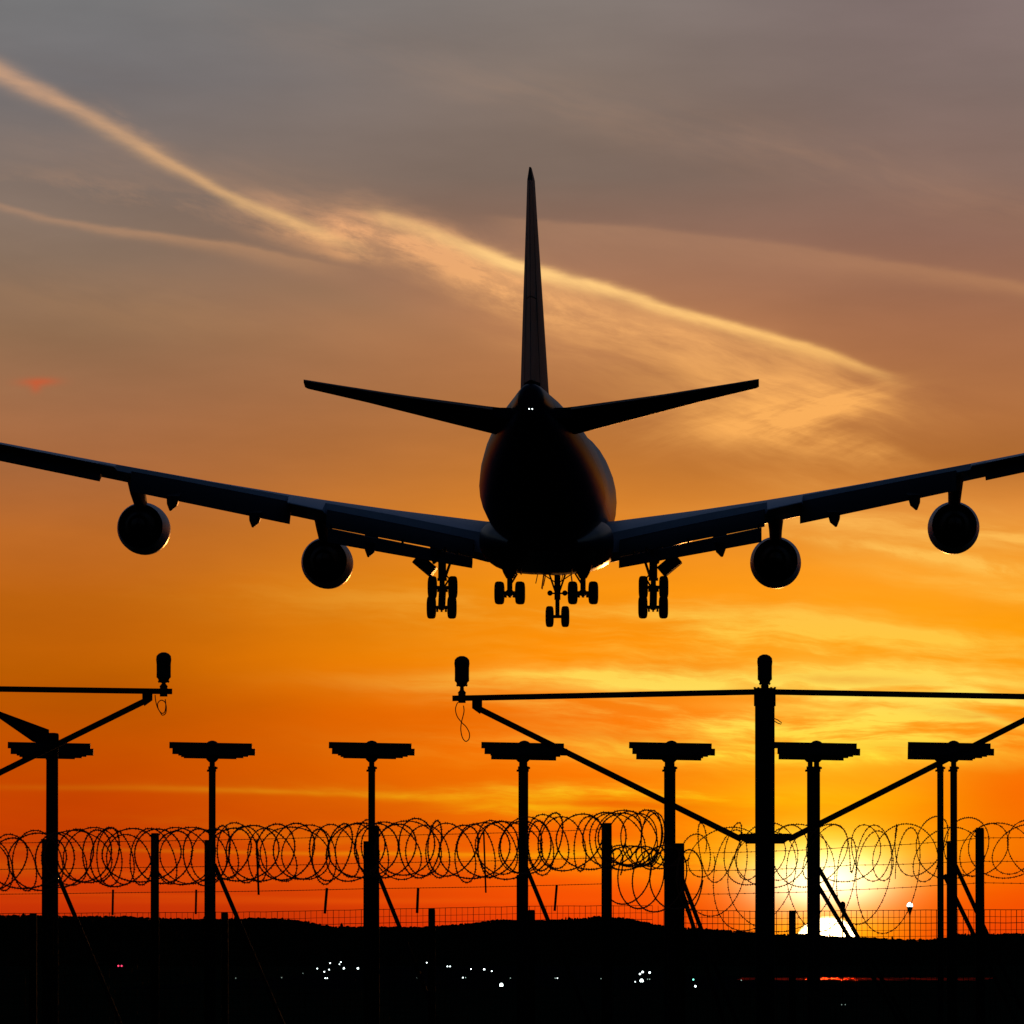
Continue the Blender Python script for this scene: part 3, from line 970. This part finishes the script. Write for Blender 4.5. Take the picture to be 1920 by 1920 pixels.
def mast(px, D, ytop, wA, yl, xoff, label, pole_px=13, base=None, brace=None, second=False):
    """mast at pixel column px; all sizes in metres from its distance"""
    u = D / F
    top = P(px, ytop, D)
    o = empty('approach_light_mast', (top.x, top.y, 0), label, 'light mast', 'approach light masts behind the wire')
    z = lambda y: P(px, y, D).z
    r = pole_px / 2 * u
    p = MB()
    p.tube([(0, 0, 0), (0, 0, z(1446))], r, 16)
    p.tube([(0, 0, z(1447)), (0, 0, z(1418))], r * .78, 16)
    p.build('pole', M['steel'], o, True)
    c = MB()
    c.tube([(0, 0, z(1447)), (0, 0, z(1437))], r * 1.15, 16)
    for q in (-1, 1):
        c.box((q * (r + 1.5 * u), 0, z(1440 if q > 0 else 1445)), (4 * u, 4 * u, 4 * u))
    c.build('collar', M['steel'], o)
    c = MB()
    c.loft([[(q * a * u + 0, e * 6 * u, z(y)) for q, e in ((-1, -1), (1, -1), (1, 1), (-1, 1))] for y, a in ((1415, 13), (1424, 11), (1429, 6))])
    c.build('bracket', M['steel'], o)
    tilt = 3.0 / 155
    R = Matrix.Rotation(tilt, 3, 'Y')
    if not second:
        bar1 = MB()
        bar1.box(((xoff - 3) * u, 4 * u, z(1398.5)), (wA * u, 9 * u, 12 * u), R)
        bar1.build('upper_light_bar', M['lamp'], o)
        bar2 = MB()
        bar2.box(((xoff + 3) * u, -6 * u, z(1409)), (wA * u, 10 * u, 13 * u), R)
        # lamps in a shallow row under the bar, shortest rows lowest
        bar2.box(((xoff + 2) * u, -2 * u, z(1415.5)), ((wA - 24) * u, 8 * u, 5 * u), R)
        bar2.box(((xoff + 0) * u, 3 * u, z(1418.5)), ((wA - 38) * u, 8 * u, 4 * u), R)
        bar2.box(((xoff - 4) * u, 6 * u, z(1421)), ((wA - 56) * u, 8 * u, 3 * u), R)
        bar2.build('light_bar', M['lamp'], o)
    else:
        bar2 = MB()
        bar2.box((xoff * u, 0, z(1412)), (122 * u, 9 * u, 26 * u), R)
        bar2.build('light_bar', M['lamp'], o)
    d = MB()
    if not second:
        d.lathe((0, 0, z(1396)), (0, 0, 1), [(0, 12 * u), (3 * u, 11 * u), (6 * u, 7 * u), (7.5 * u, 2 * u)], 20)
        d.build('cap', M['lamp'], o, True)
    if base:
        bx, bw, by = base
        MB().box(((bx - px) * u, 2 * u + bw * u / 2, z(by) / 2), (bw * u, bw * u, z(by))).build('base_post', M['steel'], o)
    for x0, y0, x1, y1 in (brace or []):
        s0, s1 = z(y0), z(y1)
        a = Vector(((x0 - px) * u, 0, s0))
        b_ = Vector(((x1 - px) * u, 0, s1))
        t = (b_ - a)
        b_ = a + t * (s0 / (s0 - s1))
        MB().bar(a, b_, 8 * u, 8 * u).build('brace', M['steel'], o)
    return o


names = ['leftmost of the T-headed masts, standing against the thick dark mast', 'T-headed light mast, second from the left, right of the dark fence post', 'T-headed light mast, third from the left, standing clear below the airliner\'s left engines',
         'T-headed light mast, under the lamp with the looped cable, crossed by the long strut', 'T-headed light mast left of the thick gantry mast', 'T-headed light mast just right of the gantry mast, in front of the sun',
         'rightmost T-headed light mast, with a second pole close beside it']
cols = [(97, 12, None, [(104, 1630, 142, 1720)], 80), (398, 13, (391, 15, 1575), [(402, 1620, 447, 1725)], None), (697, 13, (690, 17, 1577), [(702, 1622, 748, 1735)], None),
        (983, 15, (977, 17, 1640), [(985, 1622, 1026, 1722)], None), (1259, 15, (1274, 18, 1581), [(1276, 1640, 1313, 1738)], None), (1531, 13, None, [(1535, 1628, 1608, 1757)], None),
        (1788, 13, None, [(1790, 1620, 1832, 1712)], None)]
for (px, pw, base, br, _), nm in zip(cols, names):
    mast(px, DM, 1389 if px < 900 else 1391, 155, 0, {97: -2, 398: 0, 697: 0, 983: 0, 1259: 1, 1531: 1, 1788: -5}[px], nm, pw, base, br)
for px, xo, br in [(978, 4, []), (1251, 3, [(1272, 1650, 1300, 1738)]), (1519, 2, [(1530, 1655, 1584, 1745)]), (1763, 0, [(1770, 1640, 1826, 1755)])]:
    mast(px, 214.0, 1402, 120, 0, xo, {978: 'far T-headed mast half hidden behind the one crossed by the long strut', 1251: 'far T-headed mast half hidden behind the one left of the gantry mast',
                                 1519: 'far T-headed mast half hidden behind the one before the sun', 1763: 'far T-headed mast whose pole shows just left of the rightmost mast'}[px], 12, None, br, True)

# ------------------------------------------------------------------ gantries with single lamps
DG = 143.0
UG = DG / F


def lampfit(parent, x, z0, h, loop, seed, cable_pts):
    """one approach lamp on the gantry arm. z0 = top of arm"""
    u = UG
    l = MB()
    l.lathe((x, 0, z0), (0, 0, 1), [(0, 5 * u), (4 * u, 8 * u), (9 * u, 4 * u), (h - 58 * u, 3.5 * u), (h - 56 * u, 9 * u), (h - 50 * u, 10.5 * u), (h - 47 * u, 13.6 * u), (h - 38 * u, 13.4 * u), (h - 22 * u, 13.5 * u),
                                 (h - 14 * u, 14.4 * u), (h - 7 * u, 13.6 * u), (h - 2.5 * u, 9.5 * u), (h, 4 * u)], 24)
    for q in (-1, 1):
        l.box((x + q * 8.5 * u, 0, z0 + h - 55 * u), (4 * u, 5 * u, 4 * u), Matrix.Rotation(q * .5, 3, 'Y'))
    lo = l.build('lamp', M['lamp'], parent, True)
    c = MB()
    c.box((x, 0, z0 - 5 * u), (14 * u, 14 * u, 20 * u))
    c.build('lamp_clamp', M['steel'], lo)
    if cable_pts:
        pts = [Vector((x + a * u, -4 * u + .3 * u * i, z0 - b * u)) for i, (a, b) in enumerate(cable_pts)]
        # smooth by Catmull-Rom
        out = []
        for i in range(len(pts) - 1):
            p0, p1, p2, p3 = pts[max(i - 1, 0)], pts[i], pts[i + 1], pts[min(i + 2, len(pts) - 1)]
            for k in range(6):
                t = k / 6
                out.append(.5 * ((2 * p1) + (p2 - p0) * t + (2 * p0 - 5 * p1 + 4 * p2 - p3) * t * t + (3 * p1 - p0 - 3 * p2 + p3) * t ** 3))
        out.append(pts[-1])
        MB().tube(out, .95 * u, 6).build('cable', M['cable'], lo, True)
    return lo


def gantry(pxc, ytop, lefty, righty, hl, hr, label, lamps, yj=1574):
    u = UG
    base = P(pxc, ytop, DG)
    o = empty('approach_light_gantry', (base.x, base.y, 0), label, 'light gantry', 'approach light gantries nearest the camera')
    z = lambda y: P(pxc, y, DG).z
    X_ = lambda x: (x - pxc) * u
    MB().tube([(0, 0, 0), (0, 0, z(ytop))], 18.5 * u, 28).build('mast', M['steel'], o, True)
    c = MB()
    c.tube([(0, 0, z(ytop + 34)), (0, 0, z(ytop + 1))], 20.5 * u, 28)
    for q in (-19, -12, 12, 19):
        c.tube([(q * u, 0, z(ytop + 1)), (q * u, 0, z(ytop - 1.8))], 2 * u, 8)
    c.build('collar', M['steel'], o, True)
    for q, yend in ((-1, lefty), (1, righty)):
        a = MB()
        a.bar((q * 19 * u, 0, z(ytop + 7.5)), (q * (hl if q < 0 else hr) * u, 0, z(yend)), 10.5 * u, 10.5 * u)
        a.build('arm', M['steel'], o)
        e = (hl if q < 0 else hr) - 46
        gz = yend - 0.6 + (4 if q < 0 else 2)
        s = MB()
        s.bar((q * (e) * u, 0, z(gz + 14)), (q * 44 * u, 0, z(yj)), 11 * u, 11 * u)
        s.build('strut', M['steel'], o)
        g2 = MB()
        g2.prism([(q * (e + 9) * u, -6 * u, z(gz - 4)), (q * (e - 10) * u, -6 * u, z(gz - 4)), (q * (e - 10) * u, -6 * u, z(gz + 17)), (q * (e - 6) * u, -6 * u, z(gz + 26)), (q * (e + 9) * u, -6 * u, z(gz + 15))], (0, 12 * u, 0))
        g2.build('gusset', M['steel'], o)
        g3 = MB()
        g3.prism([(q * 17 * u, -7 * u, z(yj - 11)), (q * 46 * u, -7 * u, z(yj - 11)), (q * 56 * u, -7 * u, z(yj - 6)), (q * 34 * u, -7 * u, z(yj + 8)), (q * 17 * u, -7 * u, z(yj + 8))], (0, 14 * u, 0))
        g3.build('joint_plate', M['steel'], o)
    for x, zt, h, cp in lamps:
        lampfit(o, x * u, z(zt), h * u, True, 1, cp)
    return o


cabA = [(-8, 14), (-12, 26), (-9, 40), (0, 52), (8, 60), (14, 72), (13, 83), (7, 87), (1, 80), (-2, 66), (-1, 52), (2, 40), (4, 30), (3, 20)]
cabB = [(-16, 12), (-15, 22), (-12, 34), (-6, 45), (-2, 50), (4, 46), (5, 34), (2, 25), (-5, 22), (-11, 28), (-10, 38), (-4, 46), (2, 44), (4, 32), (3, 20)]
gantry(1434, 1290, 1309.5, 1308, 586, 586, 'large light gantry with a thick mast, long arms and V struts, right of centre',
       [(-568, 1303, 73, cabA), (0, 1290, 63, None), (568, 1303, 73, cabA)])
gantry(-261, 1281, 1296.5, 1296.5, 584, 584, 'large light gantry reaching in from the left edge, one arm end in view',
       [(568, 1291, 68, cabB), (-568, 1291, 68, cabA), (0, 1281, 63, None)], 1556)
# small cable loop on the main mast
_m = [o for o in bpy.data.objects if o.get('category') == 'light gantry'][0]
_z = lambda y: P(1434, y, DG).z
MB().tube([((x) * UG, -.05, _z(y)) for x, y in ((17, 1347), (24, 1350), (31, 1355), (30, 1358), (24, 1356), (17, 1352))], .9 * UG, 6).build('cable', M['cable'], _m)
# ------------------------------------------------------------------ thick dark mast with a raking stay, far left
dd_ = 150.0
uu = dd_ / F
b0 = P(98, 1375, dd_)
km = empty('stayed_mast', (b0.x, b0.y, 0), 'thick dark mast with a broad raking arm running up to the left edge', 'mast')
zz_ = lambda y: P(98, y, dd_).z
MB().tube([(0, 0, 0), (0, 0, zz_(1384))], [12.5 * uu, 11.2 * uu], 20).build('pole', M['steel'], km, True)
MB().lathe((0, 0, zz_(1388)), (0, 0, 1), [(0, 12.5 * uu), (10 * uu, 12.5 * uu), (13 * uu, 11 * uu), (14 * uu, 5 * uu)], 20).build('cap', M['steel'], km, True)
a = MB()
pl = [(-6, 1368), (-6, 1396), (-36, 1391), (-98, 1348), (-260, 1240), (-260, 1228), (-98, 1334)]
a.prism([((x) * uu, -5 * uu, zz_(y)) for x, y in pl], (0, 10 * uu, 0))
a.build('arm', M['steel'], km)
MB().box((-14 * uu, 2 * uu, zz_(1573) / 2), (10 * uu, 12 * uu, zz_(1573))).build('base_post', M['steel'], km)

# ------------------------------------------------------------------ fences
DF = 122.0
UF = DF / F


def barb_wire(pts, r, D, step_px, parent, name='barbed_wire', size=2.0, m='wire'):
    """wire through pixel points at distance D, with barbs"""
    u = D / F
    wpts = [P(x, y, D) for x, y in pts]
    mb = MB()
    dense = []
    for a, b_ in zip(wpts, wpts[1:]):
        n = max(2, int((b_ - a).length / (30 * u)))
        for i in range(n):
            t = i / n
            dense.append(a.lerp(b_, t) + Vector((0, 0, -1.2 * u * sin(pi * t))))
    dense.append(wpts[-1])
    mb.tube(dense, r * u, 5)
    if step_px:
        for a, b_ in zip(wpts, wpts[1:]):
            L = (b_ - a).length
            k = random.random() * step_px * u
            while k < L:
                p = a.lerp(b_, k / L) + Vector((0, 0, -1.2 * u * sin(pi * k / L)))
                ang = random.uniform(-.8, .8)
                dv = Vector((sin(ang), random.uniform(-.5, .5), cos(ang))) * size * u
                mb.tube([p - dv, p + dv], .55 * u, 4)
                dv = Vector((dv.z, .3 * u, -dv.x)) * .8
                mb.tube([p - dv, p + dv], .55 * u, 4)
                k += step_px * u * random.uniform(.85, 1.15)
    return mb.build(name, M[m], parent)


def coil(cpts, rpts, D, pitch, wid, seed, r=1.25, barb=11, lean=0.3, jit=1.0, bs=2.0, hand=1):
    """barbed concertina coil; centre line and radii in pixels along x"""
    rnd = random.Random(seed)
    u = D / F
    x0, x1 = cpts[0][0], cpts[-1][0]
    n = int((x1 - x0) / pitch * 40)
    ph = [rnd.uniform(0, 6.28) for _ in range(8)]
    pts = []
    loops = (x1 - x0) / pitch
    for i in range(n + 1):
        th = 2 * pi * i / 40
        tt = i / n
        lp = i / 40
        xc = x0 + (x1 - x0) * tt
        yc = lerp([(a, b) for a, b in cpts], xc)[1]
        rr_ = lerp([(a, b) for a, b in rpts], xc)[1]
        rr_ *= 1 + .05 * jit * sin(lp * 1.7 + ph[0]) + .04 * jit * sin(lp * 2.9 + ph[1])
        wv = wid * (1 + .28 * jit * sin(lp * 1.13 + ph[2]) + .2 * jit * sin(lp * 2.31 + ph[3]))
        xc += jit * (6 * sin(lp * .9 + ph[4]) + 5 * sin(lp * 2.03 + ph[5]))
        yc += jit * (2.5 * sin(lp * .8 + ph[6]) + 2 * sin(lp * 1.9 + ph[7]))
        a = th * hand
        base = P(xc, yc, D)
        pts.append(base + Vector((wv * cos(a) * u + lean * rr_ * sin(a) * u * .35, rr_ * cos(a) * u * .9, rr_ * sin(a) * u)))
    mb = MB()
    mb.tube(pts, r * u, 5)
    acc = 0
    for a, b_ in zip(pts, pts[1:]):
        acc += (b_ - a).length
        if acc > barb * u:
            acc = 0
            t = (b_ - a).normalized()
            nrm = t.cross(Vector((0, 1, 0)))
            nrm = nrm.normalized() if nrm.length > .1 else Vector((1, 0, 0))
            c = a
            w_ = bs * u
            s1 = t * w_ * 1.5
            s2 = nrm * w_
            o3 = t.cross(nrm) * .5 * u
            mb.add([c - s1 - s2 - o3, c - s1 + s2 - o3, c + s1 + s2 - o3, c + s1 - s2 - o3, c - o3, c - s1 - s2 + o3, c - s1 + s2 + o3, c + s1 + s2 + o3, c + s1 - s2 + o3, c + o3],
                   [(0, 1, 4), (3, 4, 2), (5, 9, 6), (8, 7, 9), (0, 5, 6, 1), (3, 2, 7, 8), (1, 6, 9, 4), (0, 4, 9, 5), (2, 4, 9, 7), (3, 8, 9, 4)])
    return mb


# left fence: posts, three barbed strands, welded mesh below
fl = empty('security_fence', P(600, 1700, DF + 2) * Vector((1, 1, 0)) if False else Vector((P(600, 1700, DF).x, DF + .4, 0)), 'tall fence of dark posts, barbed strands and welded mesh, left and centre', 'fence')


def own(o, parent):
    """keep world place while parenting to a plain empty"""
    o.location = o.location - parent.location
    return o


def post(px0, px1, ytop, D, parent, name='post', m='post', lean=0):
    u = D / F
    t = P((px0 + px1) / 2, ytop, D)
    w_ = (px1 - px0) * u
    mb = MB()
    q = w_ / 2
    bev = w_ * .12
    ring = lambda s, z, ox=0: [Vector((t.x + ox + a * s, t.y + b * s, z)) for a, b in ((-q, -q + bev), (-q + bev, -q), (q - bev, -q), (q, -q + bev), (q, q - bev), (q - bev, q), (-q + bev, q), (-q, q - bev))]
    mb.loft([ring(1.12, 0, lean), ring(1.0, t.z - .03), ring(.86, t.z)])
    return own(mb.build(name, M[m], parent), parent)


for a_, b__, yt in [(-130, -114, 1566), (283, 298, 1562), (695, 711, 1548), (1128, 1147, 1543)]:
    post(a_, b__, yt, DF + .5, fl)
for strand in ([(-300, 1582), (283, 1577), (700, 1567), (1136, 1555)], [(-300, 1632), (283, 1626), (700, 1618), (1136, 1608)], [(-300, 1678), (283, 1673), (700, 1666), (1136, 1657)]):
    own(barb_wire(strand, .55, DF + .5, 6, fl, 'barbed_wire', 1.0), fl)
for (xa, ya, xb, yb, wd) in [(212, 1668, 211, 1716, 4), (368, 1668, 367, 1714, 4), (613, 1665, 609, 1713, 5), (784, 1665, 782, 1712, 5), (1044, 1659, 1040, 1708, 4.5),
                             (481, 1575, 485, 1678, 4), (907, 1560, 911, 1674, 3.2)]:
    u = (DF + .5) / F
    own(MB().bar(P(xa, ya, DF + .5), P(xb, yb, DF + .5), wd * u, wd * u).build('dropper', M['steel'], fl), fl)


def mesh_panel(pts, D, cell, parent, r=.5, low=1.55):
    """welded mesh below a top line given in pixels, down to the ground"""
    u = D / F
    mb = MB()
    xa, xb = pts[0][0], pts[-1][0]
    n = int((xb - xa) / cell)
    tops = []
    for i in range(n + 1):
        x = xa + cell * i
        y = lerp(pts, x)[1]
        t = P(x, y, D)
        tops.append(t)
        mb.tube([t + Vector((0, 0, random.uniform(0, 1.2) * u)), (t.x + random.uniform(-.6, .6) * u, t.y, .05)], r * u * (1.5 if i % 5 == 0 else 1), 4)
    z = 0
    k = 0
    while z < low:
        line = [t + Vector((0, 0, -z - .4 * u * sin(i * .9 + k))) for i, t in enumerate(tops) if i % 3 == 0]
        mb.tube(line, r * u * (1.5 if k == 0 or k == 2 else 1.0), 4)
        z += cell * u * (1.15 if k % 2 else 1.3)
        k += 1
    return mb.build('mesh_panel', M['wire'], parent)


own(mesh_panel([(-320, 1714), (0, 1713), (480, 1710), (760, 1704), (1000, 1699), (1250, 1698)], DF + .6, 10.5, fl), fl)
for a_, b__, yt in [(55, 69, 1712), (415, 428, 1711), (803, 816, 1703), (990, 1003, 1706)]:
    post(a_, b__, yt, DF + 3, fl, 'short_post')

# right fence, a little farther off
DR = 150.0
fr = empty('security_fence', Vector((P(1600, 1700, DR).x, DR, 0)), 'fence with thin barbed strands and welded mesh crossing in front of the sun', 'fence')
for a_, b__, yt in [(1265, 1283, 1581), (1829, 1845, 1552), (2240, 2256, 1545)]:
    post(a_, b__, yt, DR + .2, fr)
post(1775, 1782, 1577, DR + .2, fr, 'post', 'steel')
post(1479, 1492, 1707, DR + 3, fr, 'short_post')
for strand in ([(1275, 1599), (1440, 1596), (1600, 1588), (1770, 1578), (1836, 1571), (2300, 1566)], [(1275, 1632), (1440, 1630), (1600, 1622), (1770, 1617), (1836, 1615), (2300, 1612)],
               [(1275, 1676), (1440, 1674), (1600, 1668), (1770, 1659), (1836, 1655), (2300, 1660)]):
    own(barb_wire(strand, .6, DR, 17, fr, 'barbed_wire', 1.7), fr)
own(mesh_panel([(1256, 1706), (1440, 1709), (1640, 1707), (1780, 1706), (2320, 1705)], DR + .2, 10.0, fr, .62, 1.3), fr)

# coils
GR = 'coils of razor wire along the fence tops'
cl = [(-330, 1626), (0, 1618), (80, 1613), (150, 1608), (290, 1605), (500, 1601), (700, 1594), (900, 1594), (1040, 1584), (1130, 1576), (1205, 1572)]
for sd, hd, wv, nm in [(3, 1, 43, 'long coil of razor wire along the left fence, its near windings'), (11, -1, 36, 'long coil of razor wire along the left fence, its crossing windings')]:
    if sd == 3:
        big = coil(cl, [(-330, 51), (1205, 52)], DF, 38, wv, sd, 1.4, 12, hand=hd, bs=2.7, jit=1.1)
    else:
        q = coil(cl, [(-330, 51), (1205, 52)], DF, 37, wv, sd, 1.15, 12, hand=hd, lean=-.3, bs=2.5, jit=1.2)
        big.add(q.v, q.f)
tag(big.build('razor_wire_coil', M['bloom_red'], origin=(P(600, 1600, DF).x, DF, P(600, 1600, DF).z)), 'long dense coil of razor wire running along the left fence', 'razor wire', GR)
q = coil([(1150, 1640), (1300, 1652)], [(1150, 54), (1300, 60)], DF + 1.2, 30, 34, 5, 1.35, 10, bs=2.1)
q2 = coil([(1146, 1606), (1275, 1606)], [(1146, 22), (1275, 20)], DF + 1.0, 26, 30, 8, 1.3, 10, bs=2.1)
q.add(q2.v, q2.f)
q3 = coil([(1170, 1572), (1228, 1572)], [(1170, 52), (1228, 50)], DF + .8, 17, 30, 9, 1.2, 12, bs=2.0)
q.add(q3.v, q3.f)
tag(q.build('razor_wire_coil', M['bloom_red'], origin=(P(1220, 1640, DF).x, DF, P(1220, 1640, DF).z)), 'tangled bunched coil of razor wire between the tall post and the next mast', 'razor wire', GR)
q = coil([(1290, 1600), (1440, 1606), (1560, 1600), (1700, 1596), (1800, 1592), (2250, 1590)], [(1290, 52), (1440, 58), (1560, 54), (2250, 54)], DR - 1, 62, 44, 21, .85, 10, jit=1.4, bs=2.0)
q2 = coil([(1300, 1598), (1440, 1600), (1560, 1598), (1700, 1598), (1800, 1592), (2250, 1590)], [(1290, 48), (1440, 52), (1560, 50), (2250, 50)], DR - 1.4, 71, 36, 27, .8, 10, jit=1.6, bs=2.0, hand=-1)
q.add(q2.v, q2.f)
tag(q.build('razor_wire_coil', M['bloom_red'], origin=(P(1600, 1600, DR).x, DR, P(1600, 1600, DR).z)), 'open loose coil of razor wire along the right fence', 'razor wire', GR)
q = coil([(1290, 1630), (1400, 1650), (1520, 1650), (1650, 1655), (1720, 1650)], [(1290, 76), (1400, 92), (1520, 90), (1720, 92)], DR - 2, 66, 54, 33, .75, 10, jit=1.3, bs=1.9)
tag(q.build('razor_wire_coil', M['bloom_red'], origin=(P(1500, 1650, DR).x, DR, P(1500, 1650, DR).z)), 'sagging big loops of razor wire hanging low in front of the sun', 'razor wire', GR)
